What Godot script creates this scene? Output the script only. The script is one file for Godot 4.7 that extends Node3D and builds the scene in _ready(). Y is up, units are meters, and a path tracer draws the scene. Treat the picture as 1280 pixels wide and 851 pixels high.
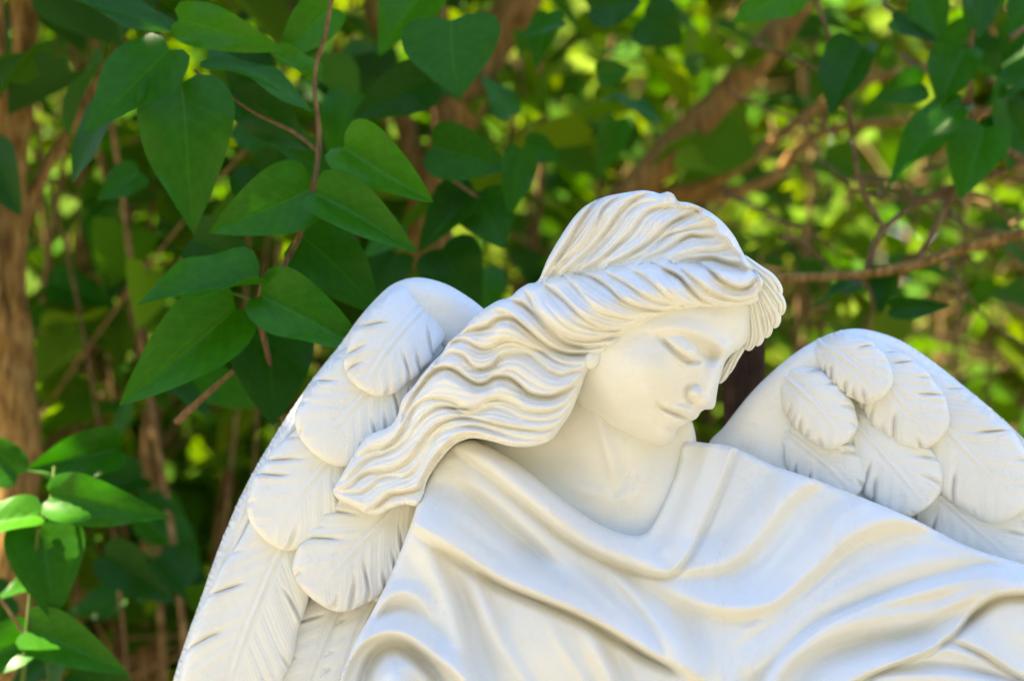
extends Node3D
# A white marble angel among lilac shrubs. Lengths of the statue are sculpted in photo pixels:
# S pixels are one metre in the plane z = 0 of the statue, D metres in front of the lens.
const S := 1400.0
const D := 2.6
const EYE := 1.15

var M := {}
var taken := {}

func _ready() -> void:
	# ---- camera
	var cam := Camera3D.new()
	cam.name = "camera"
	add_child(cam)
	cam.position = Vector3(0, EYE, D)
	cam.fov = rad_to_deg(2.0 * atan(851.0 / S / 2.0 / D))
	cam.near = 0.1
	cam.far = 200.0
	var lens := CameraAttributesPhysical.new()
	lens.frustum_focal_length = 105.0
	lens.frustum_focus_distance = 2.54
	lens.exposure_aperture = 3.5
	lens.auto_exposure_enabled = false
	cam.attributes = lens
	cam.current = true
	# ---- sky, sun, exposure
	var env := Environment.new()
	env.background_mode = Environment.BG_SKY
	var sm := ProceduralSkyMaterial.new()
	sm.sky_energy_multiplier = 0.75
	sm.ground_energy_multiplier = 0.75
	sm.sky_top_color = Color(0.53, 0.64, 0.845)
	sm.sky_horizon_color = Color(0.89, 0.90, 0.89)
	sm.sky_curve = 0.16
	sm.ground_bottom_color = Color(0.30, 0.28, 0.18)
	sm.ground_horizon_color = Color(0.50, 0.50, 0.38)
	var sky := Sky.new()
	sky.sky_material = sm
	env.sky = sky
	env.tonemap_mode = Environment.TONE_MAPPER_LINEAR
	env.tonemap_exposure = EXPOSURE
	env.sdfgi_enabled = true
	env.ssao_enabled = true
	env.ssil_enabled = true
	var we := WorldEnvironment.new()
	we.name = "world_environment"
	we.environment = env
	add_child(we)
	var sun := DirectionalLight3D.new()
	sun.name = "sun"
	sun.light_color = Color(1.0, 0.94, 0.82)
	sun.light_energy = 1.6
	sun.light_angular_distance = 0.5
	sun.shadow_enabled = true
	add_child(sun)
	sun.look_at_from_position(Vector3.ZERO, -SUN_FROM, Vector3.UP)
	# ---- the place
	make_materials()
	build_surroundings()
	build_statue()

const EXPOSURE := 6.0
const SUN_FROM := Vector3(-0.48, 0.84, -0.12)

# ------------------------------------------------------------------ small helpers
func P(x: float, y: float, z: float) -> Vector3:
	var k := 1.0 - z / S / D
	return Vector3((x - 640.0) / S * k, EYE + (425.5 - y) / S * k, z / S)

func numbered(called: String) -> String:
	var n: int = taken.get(called, 0)
	taken[called] = n + 1
	return called if n == 0 else "%s_%03d" % [called, n]

func thing(called: String, label: String, category: String, at: Vector3, group := "") -> Node3D:
	var o := Node3D.new()
	o.name = numbered(called)
	add_child(o)
	o.position = at
	o.set_meta("label", label)
	o.set_meta("category", category)
	if group != "":
		o.set_meta("group", group)
	return o

func part(called: String, mesh: Mesh, mat: Material, parent: Node3D) -> MeshInstance3D:
	var o := MeshInstance3D.new()
	o.name = called
	o.mesh = mesh
	o.material_override = mat
	parent.add_child(o, true)
	# vertices are given in world metres; parts sit at the thing's own origin
	var p: Node3D = parent
	var off := Vector3.ZERO
	while p != self:
		off += p.position
		p = p.get_parent()
	o.position = -off
	return o

func spline(pts: Array, step: float, closed := false) -> Array:
	# Catmull-Rom through rows of numbers; the first two are x and y. Rows about STEP apart.
	var out := []
	var n := pts.size()
	var last := n if closed else n - 1
	for i in last:
		var a: Array = pts[(i - 1 + n) % n] if closed else pts[maxi(i - 1, 0)]
		var b: Array = pts[i]
		var c: Array = pts[(i + 1) % n]
		var d: Array = pts[(i + 2) % n] if closed else pts[mini(i + 2, n - 1)]
		var leng := Vector2(c[0] - b[0], c[1] - b[1]).length()
		var k := maxi(1, int(ceil(leng / step)))
		for j in k:
			var t := float(j) / k
			var row := []
			for q in b.size():
				var pa: float = a[q]
				var pb: float = b[q]
				var pc: float = c[q]
				var pd: float = d[q]
				row.append(0.5 * (2.0 * pb + (pc - pa) * t + (2.0 * pa - 5.0 * pb + 4.0 * pc - pd) * t * t + (3.0 * pb - pa - 3.0 * pc + pd) * t * t * t))
			out.append(row)
	if not closed:
		out.append(pts[n - 1].duplicate())
	return out

func smooth_mesh(v: PackedVector3Array, idx: PackedInt32Array, uv := PackedVector2Array()) -> ArrayMesh:
	var nrm := PackedVector3Array()
	nrm.resize(v.size())
	for i in range(0, idx.size(), 3):
		var a := idx[i]
		var b := idx[i + 1]
		var c := idx[i + 2]
		var n := (v[c] - v[a]).cross(v[b] - v[a])
		nrm[a] += n
		nrm[b] += n
		nrm[c] += n
	for i in nrm.size():
		nrm[i] = nrm[i].normalized()
	var arr := []
	arr.resize(Mesh.ARRAY_MAX)
	arr[Mesh.ARRAY_VERTEX] = v
	arr[Mesh.ARRAY_NORMAL] = nrm
	arr[Mesh.ARRAY_INDEX] = idx
	if uv.size():
		arr[Mesh.ARRAY_TEX_UV] = uv
	var m := ArrayMesh.new()
	m.add_surface_from_arrays(Mesh.PRIMITIVE_TRIANGLES, arr)
	return m

# ------------------------------------------------------------------ carving tools
class Relief:
	# a stone block carved from the front: depth H over a grid of cells, inside a closed outline
	var x0: float
	var y0: float
	var c: float
	var nx: int
	var ny: int
	var H := PackedFloat32Array()
	var ins := PackedByteArray()
	var dist := PackedFloat32Array()
	var line := []
	var host
	var gain := 1.0

	func setup(owner_, outline: Array, cell: float) -> void:
		host = owner_
		c = cell
		line = host.spline(outline, 5.0, true)
		var lo := Vector2(1e9, 1e9)
		var hi := Vector2(-1e9, -1e9)
		for p in line:
			lo = lo.min(Vector2(p[0], p[1]))
			hi = hi.max(Vector2(p[0], p[1]))
		x0 = lo.x - 3 * c
		y0 = lo.y - 3 * c
		nx = int((hi.x - x0) / c) + 5
		ny = int((hi.y - y0) / c) + 5
		H.resize(nx * ny)
		ins.resize(nx * ny)
		dist.resize(nx * ny)
		var n := line.size()
		for j in ny:
			var y := y0 + j * c
			var xs := PackedFloat32Array()
			for i in n:
				var ay: float = line[i][1]
				var by: float = line[(i + 1) % n][1]
				if (ay <= y) != (by <= y):
					var ax: float = line[i][0]
					var bx: float = line[(i + 1) % n][0]
					xs.append(ax + (y - ay) / (by - ay) * (bx - ax))
			xs.sort()
			for k in range(0, xs.size() - 1, 2):
				for i in range(maxi(0, int(ceil((xs[k] - x0) / c))), mini(nx, int(floor((xs[k + 1] - x0) / c)) + 1)):
					ins[j * nx + i] = 1
		for q in nx * ny:
			dist[q] = 1e6 if ins[q] else 0.0
		var e := c
		var g := c * 1.4142
		for j in range(1, ny - 1):
			for i in range(1, nx - 1):
				var q := j * nx + i
				if ins[q]:
					dist[q] = minf(minf(dist[q - 1] + e, dist[q - nx] + e), minf(minf(dist[q - nx - 1], dist[q - nx + 1]) + g, dist[q]))
		for j in range(ny - 2, 0, -1):
			for i in range(nx - 2, 0, -1):
				var q := j * nx + i
				if ins[q]:
					dist[q] = minf(minf(dist[q + 1] + e, dist[q + nx] + e), minf(minf(dist[q + nx + 1], dist[q + nx - 1]) + g, dist[q]))

	func base(f: Callable) -> void:
		for j in ny:
			for i in nx:
				H[j * nx + i] = f.call(x0 + i * c, y0 + j * c)

	func bump(cx: float, cy: float, rx: float, ry: float, rot: float, amp: float) -> void:
		var r := maxf(rx, ry)
		var co := cos(deg_to_rad(rot))
		var si := sin(deg_to_rad(rot))
		for j in range(maxi(0, int((cy - r - y0) / c)), mini(ny, int((cy + r - y0) / c) + 2)):
			for i in range(maxi(0, int((cx - r - x0) / c)), mini(nx, int((cx + r - x0) / c) + 2)):
				var dx := x0 + i * c - cx
				var dy := y0 + j * c - cy
				var u := (dx * co + dy * si) / rx
				var w := (-dx * si + dy * co) / ry
				var d := 1.0 - u * u - w * w
				if d > 0.0:
					H[j * nx + i] += amp * d * d

	# a fold, edge or groove along a line of [x, y, share of amp]. wl and wr: reach to the left and to the right of the way it runs; pl and pr: how it falls off there
	# (0 round, 1 sharp: straight down from the line, 2 wide shoulder)
	func stroke(pts: Array, amp: float, wl: float, wr: float, pl := 0, pr := 0) -> void:
		var rows := []
		for p in pts:
			rows.append([p[0], p[1], p[2] if p.size() > 2 else 1.0])
		var l: Array = host.spline(rows, 6.0)
		var m := maxf(wl, wr)
		var lo := Vector2(1e9, 1e9)
		var hi := Vector2(-1e9, -1e9)
		for p in l:
			lo = lo.min(Vector2(p[0], p[1]))
			hi = hi.max(Vector2(p[0], p[1]))
		var i0 := maxi(0, int((lo.x - m - x0) / c))
		var i1 := mini(nx, int((hi.x + m - x0) / c) + 2)
		var j0 := maxi(0, int((lo.y - m - y0) / c))
		var j1 := mini(ny, int((hi.y + m - y0) / c) + 2)
		if i1 <= i0 or j1 <= j0:
			return
		var bw := i1 - i0
		var best := PackedFloat32Array()
		best.resize(bw * (j1 - j0))
		best.fill(1e9)
		var sgn := PackedFloat32Array()
		sgn.resize(best.size())
		var str_ := PackedFloat32Array()
		str_.resize(best.size())
		for k in l.size() - 1:
			var a := Vector2(l[k][0], l[k][1])
			var b := Vector2(l[k + 1][0], l[k + 1][1])
			var sa: float = l[k][2]
			var sb: float = l[k + 1][2]
			var ab := b - a
			var ll := maxf(ab.length_squared(), 1e-6)
			for j in range(maxi(j0, int((minf(a.y, b.y) - m - y0) / c)), mini(j1, int((maxf(a.y, b.y) + m - y0) / c) + 2)):
				for i in range(maxi(i0, int((minf(a.x, b.x) - m - x0) / c)), mini(i1, int((maxf(a.x, b.x) + m - x0) / c) + 2)):
					var p := Vector2(x0 + i * c - a.x, y0 + j * c - a.y)
					var t := clampf(p.dot(ab) / ll, 0.0, 1.0)
					var d := (p - ab * t).length_squared()
					var q := (j - j0) * bw + i - i0
					if d < best[q]:
						best[q] = d
						sgn[q] = ab.x * p.y - ab.y * p.x
						str_[q] = sa + (sb - sa) * t
		for j in range(j0, j1):
			for i in range(i0, i1):
				var q := (j - j0) * bw + i - i0
				if best[q] > m * m:
					continue
				var left := sgn[q] < 0.0
				var w := wl if left else wr
				if w <= 0.0:
					continue
				var u := sqrt(best[q]) / w
				if u >= 1.0:
					continue
				var kind := pl if left else pr
				var f: float
				if kind == 0:
					f = (1.0 - u * u) * (1.0 - u * u)
				elif kind == 1:
					f = (1.0 - u) * (1.0 - u)
				else:
					f = 1.0 - u * u * (3.0 - 2.0 * u)
				H[j * nx + i] += gain * amp * str_[q] * f

	func blur(times: int) -> void:
		for k in times:
			var T := H.duplicate()
			for j in range(1, ny - 1):
				for i in range(1, nx - 1):
					var q := j * nx + i
					T[q] = 0.25 * H[q] + 0.125 * (H[q - 1] + H[q + 1] + H[q - nx] + H[q + nx]) + 0.0625 * (H[q - nx - 1] + H[q - nx + 1] + H[q + nx - 1] + H[q + nx + 1])
			H = T

	func at(x: float, y: float) -> float:
		var i := clampi(int((x - x0) / c), 0, nx - 1)
		var j := clampi(int((y - y0) / c), 0, ny - 1)
		return H[j * nx + i]

	func edge(x: float, y: float) -> Vector3:
		# (x, y) kept inside the outline, and how deep inside it lies
		var i := int((x - x0) / c + 0.5)
		var j := int((y - y0) / c + 0.5)
		if i >= 0 and j >= 0 and i < nx and j < ny and ins[j * nx + i]:
			return Vector3(x, y, maxf(dist[j * nx + i], 1.0))
		var p := Vector2(x, y)
		var bd := 1e9
		var bp := p
		for k in line.size():
			var b := Vector2(line[k][0], line[k][1])
			var d := b.distance_squared_to(p)
			if d < bd:
				bd = d
				bp = b
		return Vector3(bp.x, bp.y, 0.0)

	func mesh(round_r: float, round_deep: float, back: float) -> ArrayMesh:
		var id := PackedInt32Array()
		id.resize(nx * ny)
		id.fill(-1)
		var cells := PackedInt32Array()
		var need := PackedByteArray()
		need.resize(nx * ny)
		for j in ny - 1:
			for i in nx - 1:
				var q := j * nx + i
				if ins[q] or ins[q + 1] or ins[q + nx] or ins[q + nx + 1]:
					cells.append(q)
					need[q] = 1
					need[q + 1] = 1
					need[q + nx] = 1
					need[q + nx + 1] = 1
		var v := PackedVector3Array()
		var bz := PackedVector3Array()
		var n := line.size()
		for j in ny:
			for i in nx:
				var q := j * nx + i
				if not need[q]:
					continue
				id[q] = v.size()
				var x := x0 + i * c
				var y := y0 + j * c
				var z := H[q]
				if not ins[q]:
					var p := Vector2(x, y)
					var bd := 1e9
					var bp := p
					for k in n:
						var a := Vector2(line[k][0], line[k][1])
						if absf(a.x - x) > 12.0 or absf(a.y - y) > 12.0:
							continue
						var near := Geometry2D.get_closest_point_to_segment(p, a, Vector2(line[(k + 1) % n][0], line[(k + 1) % n][1]))
						var dd := near.distance_squared_to(p)
						if dd < bd:
							bd = dd
							bp = near
					x = bp.x
					y = bp.y
					z = at(x, y)
				var t := 1.0 - minf(dist[q] / round_r, 1.0)
				var r := sqrt(maxf(0.0, 1.0 - t * t))
				var zf := z - round_deep * (1.0 - r)
				var edge := z - round_deep - 2.0
				v.append(host.P(x, y, zf))
				bz.append(host.P(x, y, minf(edge + (back - edge) * r, zf - 1.0)))
		var idx := PackedInt32Array()
		var count := v.size()
		var full := v.duplicate()
		full.append_array(bz)
		var edges := {}
		for q in cells:
			var a := id[q]
			var b := id[q + 1]
			var d := id[q + nx]
			var e := id[q + nx + 1]
			idx.append_array([a, b, d, b, e, d])
			idx.append_array([a + count, d + count, b + count, b + count, d + count, e + count])
			for ed in [Vector2i(a, b), Vector2i(b, e), Vector2i(e, d), Vector2i(d, a)]:
				var rev := Vector2i(ed.y, ed.x)
				if edges.has(rev):
					edges.erase(rev)
				else:
					edges[ed] = true
		for ed in edges:
			idx.append_array([ed.y, ed.x, ed.x + count, ed.y, ed.x + count, ed.y + count])
		return host.smooth_mesh(full, idx)

func hair_lock(pts: Array, ridges: int, deep: float, seed_: float, step := 5.0) -> ArrayMesh:
	# a carved lock: rows of [x, y, z, half width, thickness], with fine strands cut along it
	var l := spline(pts, step)
	var m := 13 + ridges * 7
	var v := PackedVector3Array()
	var idx := PackedInt32Array()
	var along := 0.0
	var total := 0.0
	for k in l.size() - 1:
		total += Vector2(l[k + 1][0] - l[k][0], l[k + 1][1] - l[k][1]).length()
	for k in l.size():
		var p: Array = l[k]
		var a: Array = l[maxi(k - 1, 0)]
		var b: Array = l[mini(k + 1, l.size() - 1)]
		var tan := Vector3(b[0] - a[0], b[1] - a[1], b[2] - a[2])
		var tan_len := Vector2(tan.x, tan.y).length() * 0.5
		if k == 0:
			tan_len *= 2.0
		along += tan_len
		tan = tan.normalized()
		var side := Vector3(-tan.y, tan.x, 0).normalized()
		var up := side.cross(tan)
		if up.z < 0.0:
			up = -up
		var w := maxf(p[3], 0.3)
		var th := maxf(p[4], 0.3)
		var e := 1.0 - clampf(minf(along - tan_len, total - along + tan_len) / maxf(w, 4.0), 0.0, 1.0)
		e = sqrt(maxf(0.0, 1.0 - e * e))
		w = maxf(w * e, 0.2)
		th = maxf(th * e, 0.2)
		var drift := 0.28 * sin(along * 0.021 + seed_ * 2.3) + 0.12 * sin(along * 0.057 + seed_)
		for i in m:
			var ang := PI * (1.0 - float(i) / (m - 4)) if i <= m - 4 else -PI * 0.25 * (i - (m - 4))
			var u := cos(ang)
			var s := sin(ang)
			var f := 1.0
			if s >= 0.0:
				var g := absf(sin(PI * (ridges * (u * (1.0 + 0.12 * sin(along * 0.03 + seed_)) + 1.0) * 0.5 + drift)))
				f = 1.0 - deep * pow(1.0 - g, 2.2)
			else:
				f = 0.5
			var c := Vector3(p[0], p[1], p[2]) + side * (w * u) + up * (th * s * f)
			v.append(P(c.x, c.y, c.z))
	for k in l.size() - 1:
		for i in m:
			var a := k * m + i
			var b := k * m + (i + 1) % m
			idx.append_array([a, b, a + m, b, b + m, a + m])
	for e in [0, l.size() - 1]:
		var mid := Vector3.ZERO
		for i in m:
			mid += v[e * m + i] / m
		v.append(mid)
		for i in m:
			var a: int = e * m + i
			var b: int = e * m + (i + 1) % m
			idx.append_array([v.size() - 1, b, a] if e == 0 else [v.size() - 1, a, b])
	# which way round the ring runs depends on the side vector; turn all faces outward
	var mid_ring := Vector3.ZERO
	var h := l.size() / 2
	for i in m:
		mid_ring += v[h * m + i] / m
	var top := v[h * m + (m - 4) / 2]
	var nn := (v[(h + 1) * m + (m - 4) / 2] - top).cross(v[h * m + (m - 4) / 2 + 1] - top)
	if nn.dot(top - mid_ring) < 0.0:
		for i in range(0, idx.size(), 3):
			var t := idx[i + 1]
			idx[i + 1] = idx[i + 2]
			idx[i + 2] = t
	return smooth_mesh(v, idx)

func feather(spine: Array, width: float, root: float, tip_at: float, dome: float, cuts: Array, seed_: float, wing: Relief) -> ArrayMesh:
	# spine: rows of [x, y, z] from root to tip. cuts: [side -1/1, how far along 0..1, how deep into the vane 0..1]
	var l := spline(spine, 1.7)
	var n := l.size()
	var m := int(width / 1.5) | 1
	var v := PackedVector3Array()
	var idx := PackedInt32Array()
	var leng := 0.0
	for k in n - 1:
		leng += Vector2(l[k + 1][0] - l[k][0], l[k + 1][1] - l[k][1]).length()
	var cols := m + 2
	for k in n:
		var t := float(k) / (n - 1)
		var a: Array = l[maxi(k - 1, 0)]
		var b: Array = l[mini(k + 1, n - 1)]
		var tan := Vector2(b[0] - a[0], b[1] - a[1]).normalized()
		var side := Vector2(-tan.y, tan.x)
		var w := width * 0.5 * (root + (1.0 - root) * smoothstep(0.0, tip_at, t))
		if t > tip_at:
			var q := (t - tip_at) / (1.0 - tip_at)
			w *= sqrt(maxf(0.0, 1.0 - pow(q, 2.3)))
		w *= 1.0 + 0.02 * sin(t * 31.0 + seed_)
		for i in cols:
			var s := clampf((i - 1.0) / (m - 1) * 2.0 - 1.0, -1.0, 1.0)
			var x: float = l[k][0] + side.x * s * w
			var y: float = l[k][1] + side.y * s * w
			var z: float = l[k][2]
			var as_ := absf(s)
			var rim := 1.0 - as_
			var end := (1.0 - t) * leng
			z += dome * (1.0 - as_ * as_) + 9.0 * (1.0 - exp(-rim * w / 3.0)) * (1.0 - exp(-end / 3.5))
			# shaft: a rounded rib with a groove each side
			var r := as_ * w
			z += 1.5 * exp(-r * r / 9.0) * smoothstep(0.95, 0.5, t) - 1.8 * exp(-(r - 4.5) * (r - 4.5) / 8.0) * smoothstep(1.02, 0.5, t)
			# barbs lie slantwise towards the tip
			var bl := t * leng - r * 1.05
			z += (0.26 * sin(bl * 0.95 + 2.2 * sin(bl * 0.13 + seed_) + s * 1.5) + 0.5 * sin(bl * 0.23 + 1.5 * sin(bl * 0.06) + seed_ * 1.7 + s)) * smoothstep(0.02, 0.25, as_) * smoothstep(0.0, 0.1, t)
			for cut in cuts:
				if cut[0] * s <= 0.0:
					continue
				var at: float = cut[1] * leng - 0.0
				var dd := t * leng - (r - w) * 1.05 * 0.8 - at
				dd = (t * leng - at) + (w - r) * 0.85
				if absf(dd) < 7.0:
					var reach: float = 1.0 - cut[2]
					var inn := smoothstep(reach - 0.05, reach + 0.3, as_)
					z -= 7.0 * inn * exp(-dd * dd / 5.0)
					z += 1.6 * inn * exp(-(dd - 5.0) * (dd - 5.0) / 9.0)
			if i == 0 or i == cols - 1:
				z -= 22.0
			var near := wing.edge(x, y)
			if near.z < 1.0:
				x = near.x
				y = near.y
			if near.z < 16.0:
				var q := 1.0 - near.z / 16.0
				z -= 26.0 * (1.0 - sqrt(maxf(0.0, 1.0 - q * q)))
			v.append(P(x, y, z))
	for k in n - 1:
		for i in cols - 1:
			var a := k * cols + i
			idx.append_array([a, a + cols, a + 1, a + 1, a + cols, a + cols + 1])
	# underside
	var first := v.size()
	for k in n:
		v.append(v[k * cols] )
		v.append(v[k * cols + cols - 1])
	for k in n - 1:
		var a := first + k * 2
		idx.append_array([a, a + 1, a + 2, a + 1, a + 3, a + 2])
	# face the front whichever way the spine runs
	var h := (n / 2) * cols + cols / 2
	var nn := (v[h + 1] - v[h]).cross(v[h + cols] - v[h])
	if nn.z < 0.0:
		for i in range(0, idx.size(), 3):
			var t := idx[i + 1]
			idx[i + 1] = idx[i + 2]
			idx[i + 2] = t
	return smooth_mesh(v, idx)

# ------------------------------------------------------------------ the statue
func head_z(x: float, y: float) -> float:
	var u := (x - 815.0) / 158.0
	var w := (y - 400.0) / 162.0
	return 5.0 + 118.0 * sqrt(maxf(0.02, 1.0 - u * u - w * w))

func build_statue() -> void:
	var st := thing("angel_statue", "white marble angel with bowed head, draped robe and carved feather wings", "statue", Vector3(0.1, 0, -0.02))
	build_pedestal(st)
	build_wings(st)
	build_robe(st)
	build_head(st)
	build_hair(st)

func build_pedestal(st: Node3D) -> void:
	var b := BoxMesh.new()
	b.size = Vector3(1.3, 0.42, 0.5)
	var o := part("pedestal", b, M.marble, st)
	o.position = Vector3(0.02, 0.21, -0.03)

func build_robe(st: Node3D) -> void:
	var r := Relief.new()
	r.setup(self, [[534, 598], [545, 575], [562, 556], [590, 546], [623, 560], [664, 588], [704, 621], [745, 649], [776, 662], [799, 663], [812, 650], [826, 622], [842, 581], [848, 551], [880, 551], [912, 556], [960, 578],
		[1010, 595], [1060, 614], [1130, 643], [1200, 678], [1280, 704], [1360, 740], [1420, 800], [1430, 900], [1400, 1100], [1360, 1480], [900, 1500], [480, 1480], [440, 1100], [424, 930], [428, 850], [446, 800], [470, 755],
		[490, 715], [508, 672], [518, 645], [526, 620]], 2.0)
	r.base(func(x: float, y: float) -> float:
		var yy := minf(y, 900.0)
		var z := -20.0 + 0.36 * (yy - 550.0)
		z += 34.0 * exp(-pow((x - 600.0) / 120.0, 2.0) - pow((yy - 640.0) / 120.0, 2.0))
		z -= 30.0 * smoothstep(900.0, 1300.0, x)
		return z)
	r.gain = 1.75
	# bodice: breast, shoulder and sleeve swells
	r.bump(690, 775, 110, 110, 0, 26)
	r.bump(905, 800, 120, 120, 0, 18)
	r.bump(560, 625, 75, 85, 20, 14)
	# --- collar band
	r.stroke([[560, 552, 0.5], [586, 556], [618, 574], [664, 610], [708, 645], [755, 674], [803, 687], [830, 680], [846, 655], [862, 618], [878, 570], [884, 545]], 14, 27, 26, 2, 2)
	r.stroke([[572, 556, 0.3], [615, 588], [664, 629], [712, 667], [765, 694], [806, 707], [832, 709], [852, 691], [872, 654], [892, 609], [911, 556]], 12, 26, 5, 2, 0)
	r.stroke([[600, 549, 0.3], [623, 563], [664, 591], [704, 624], [745, 651], [778, 664], [800, 664], [812, 651], [826, 622], [843, 581], [850, 548]], 9, 6, 26, 0, 2)
	r.stroke([[806, 668, 0.2], [820, 690, 0.7], [832, 707, 0.2]], -4, 8, 8)
	# --- right breast folds sweeping to the far shoulder
	r.stroke([[836, 706, 0.3], [860, 702], [895, 698], [925, 680], [950, 650], [980, 614], [1015, 590, 0.6]], 13, 42, 17, 2, 2)
	r.stroke([[800, 706, 0.2], [836, 730, 0.8], [872, 745], [915, 752], [960, 742], [1005, 705], [1050, 665], [1100, 645], [1160, 646, 0.5]], 16, 46, 19, 2, 2)
	r.stroke([[925, 690, 0.1], [945, 640, 0.5], [948, 590, 0.3]], -5, 18, 18)
	r.stroke([[1030, 668, 0.1], [1040, 640, 0.6], [1075, 622, 0.4]], 6, 18, 12, 2, 2)
	r.stroke([[850, 722, 0.1], [930, 738, 0.5], [980, 716, 0.6], [1030, 676, 0.4], [1080, 650, 0.1]], -4, 18, 18)
	r.stroke([[905, 842, 0.1], [945, 815, 0.6], [985, 770, 0.8], [1040, 735], [1110, 705], [1180, 690], [1240, 694, 0.4]], 7, 30, 26, 2, 2)
	r.stroke([[910, 820, 0.2], [935, 845, 0.7], [990, 800, 0.5], [1020, 770, 0.1]], -6, 16, 16)
	# --- the thick roll over the far arm
	r.stroke([[935, 900, 0.8], [946, 851], [956, 832], [982, 801], [1024, 770], [1072, 749], [1125, 728], [1178, 712], [1231, 704], [1290, 720], [1360, 748]], 13, 5, 62, 0, 2)
	r.stroke([[1072, 749, 0.2], [1125, 731], [1178, 716], [1231, 708], [1290, 722], [1340, 745, 0.5]], -5, 6, 6)
	r.stroke([[960, 880, 0.7], [982, 836], [1020, 806], [1075, 790], [1140, 780], [1190, 757, 0.6], [1220, 738, 0.2]], -15, 15, 28, 2, 0)
	r.stroke([[1060, 760, 0.1], [1120, 751, 0.8], [1180, 738, 0.6], [1220, 722, 0.2]], -4, 12, 14)
	r.stroke([[1020, 870, 0.8], [1050, 846], [1093, 826], [1146, 805], [1183, 779], [1208, 752], [1240, 735], [1290, 736], [1350, 760]], 12, 42, 4, 2, 0)
	r.stroke([[1183, 784, 0.4], [1208, 757], [1240, 739], [1290, 740], [1340, 765, 0.4]], -6, 4, 12, 0, 0)
	# bare-looking sleeve of the far arm, with small pleats under it
	r.bump(1275, 782, 95, 46, 28, 20)
	r.stroke([[1176, 790, 0.4], [1215, 806], [1250, 828], [1290, 850], [1340, 870]], 9, 40, 4, 2, 0)
	r.stroke([[1090, 829, 0.3], [1130, 810], [1165, 800], [1200, 808], [1230, 822, 0.4]], 6, 4, 16, 0, 2)
	r.stroke([[1100, 827, 0.3], [1140, 822], [1190, 826], [1240, 838], [1275, 848, 0.4]], -5, 5, 6)
	r.stroke([[1060, 846, 0.3], [1110, 834], [1180, 834], [1250, 844], [1300, 858]], 8, 4, 30, 0, 2)
	# --- upper layer over the near shoulder; its free edge
	r.stroke([[516, 646, 0.8], [542, 668], [582, 692], [623, 717], [672, 737], [720, 757], [765, 781], [806, 805], [850, 826, 0.7], [890, 850, 0.3]], 17, 55, 7, 2, 0)
	r.stroke([[530, 660, 0.3], [582, 696], [623, 721], [672, 742], [720, 762], [765, 787], [806, 811], [845, 830, 0.4]], -9, 5, 14, 0, 0)
	r.stroke([[560, 600, 0.2], [594, 620], [631, 652], [664, 682], [700, 722, 0.3]], -12, 15, 26, 2, 2)
	r.stroke([[548, 585, 0.5], [566, 572], [596, 588], [640, 626], [690, 668], [740, 700, 0.5], [790, 730, 0.2]], 7, 14, 24, 2, 2)
	r.stroke([[575, 645, 0.1], [610, 670, 0.7], [650, 700, 0.4]], -4, 12, 14)
	r.stroke([[720, 680, 0.1], [780, 730, 0.8], [830, 780], [860, 840, 0.6], [870, 900, 0.2]], 7, 26, 22, 2, 2)
	r.stroke([[750, 710, 0.1], [800, 768, 0.8], [836, 812, 0.5]], -6, 16, 16)
	r.stroke([[850, 742, 0.2], [866, 790, 0.8], [880, 851, 0.6], [890, 920, 0.2]], -8, 22, 26)
	# --- lower layer of the near side
	r.stroke([[523, 662, 0.3], [545, 700, 0.9], [563, 745], [574, 800], [590, 870, 0.5]], 10, 20, 26, 2, 2)
	r.stroke([[549, 690, 0.2], [578, 745, 0.8], [597, 800, 0.8], [620, 860, 0.5]], -9, 18, 16)
	r.stroke([[592, 706, 0.3], [606, 752], [630, 800], [665, 860, 0.6]], 8, 16, 18, 2, 2)
	r.stroke([[729, 770, 0.2], [742, 800, 0.9], [758, 832], [775, 880, 0.4]], 7, 14, 18, 2, 2)
	r.stroke([[755, 790, 0.2], [772, 822, 0.8], [795, 870, 0.5]], -7, 14, 14)
	r.stroke([[640, 745, 0.2], [628, 780, 0.6], [652, 840, 0.5]], -4, 16, 16)
	# finer creases of the cloth
	for c in [[[729, 676, 0.2], [773, 721], [810, 770], [838, 816], [850, 860, 0.4]], [[640, 640, 0.2], [700, 692], [755, 738], [795, 772, 0.2]], [[985, 716, 0.2], [940, 772], [900, 796, 0.2]], [[880, 770, 0.2], [930, 776], [985, 750], [1040, 708], [1090, 682, 0.2]],
		[[1000, 640, 0.2], [975, 672], [945, 705], [915, 722, 0.2]], [[680, 760, 0.2], [700, 800], [735, 851, 0.7]], [[560, 720, 0.2], [584, 770], [604, 830], [620, 880, 0.5]], [[1090, 668, 0.2], [1150, 668], [1210, 682], [1260, 702, 0.3]], [[1010, 786, 0.2], [1080, 764], [1150, 754], [1200, 738, 0.2]], [[640, 690, 0.2], [690, 722], [740, 748, 0.2]]]:
		r.stroke(c, 2.2, 12, 8, 0, 0)
	# deep cuts under the free edges
	r.stroke([[560, 681, 0.2], [590, 699, 0.8], [625, 722], [674, 743], [722, 763], [767, 788], [808, 812], [845, 832, 0.3]], -9, 3.5, 5)
	r.stroke([[640, 612, 0.2], [666, 633, 0.7], [714, 671], [766, 698], [806, 711], [834, 712, 0.9], [856, 691], [876, 653], [895, 608], [913, 562, 0.6]], -6, 3, 6)
	r.stroke([[960, 826, 0.3], [985, 799], [1026, 768], [1074, 747], [1127, 726], [1180, 711], [1231, 703], [1290, 719]], -7, 5, 3)
	r.stroke([[1052, 849, 0.5], [1095, 829], [1148, 808], [1185, 783], [1210, 756], [1242, 739], [1290, 741]], -7, 3, 5)
	r.stroke([[1180, 793, 0.5], [1216, 810], [1250, 832], [1290, 854]], -7, 3, 4)
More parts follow.
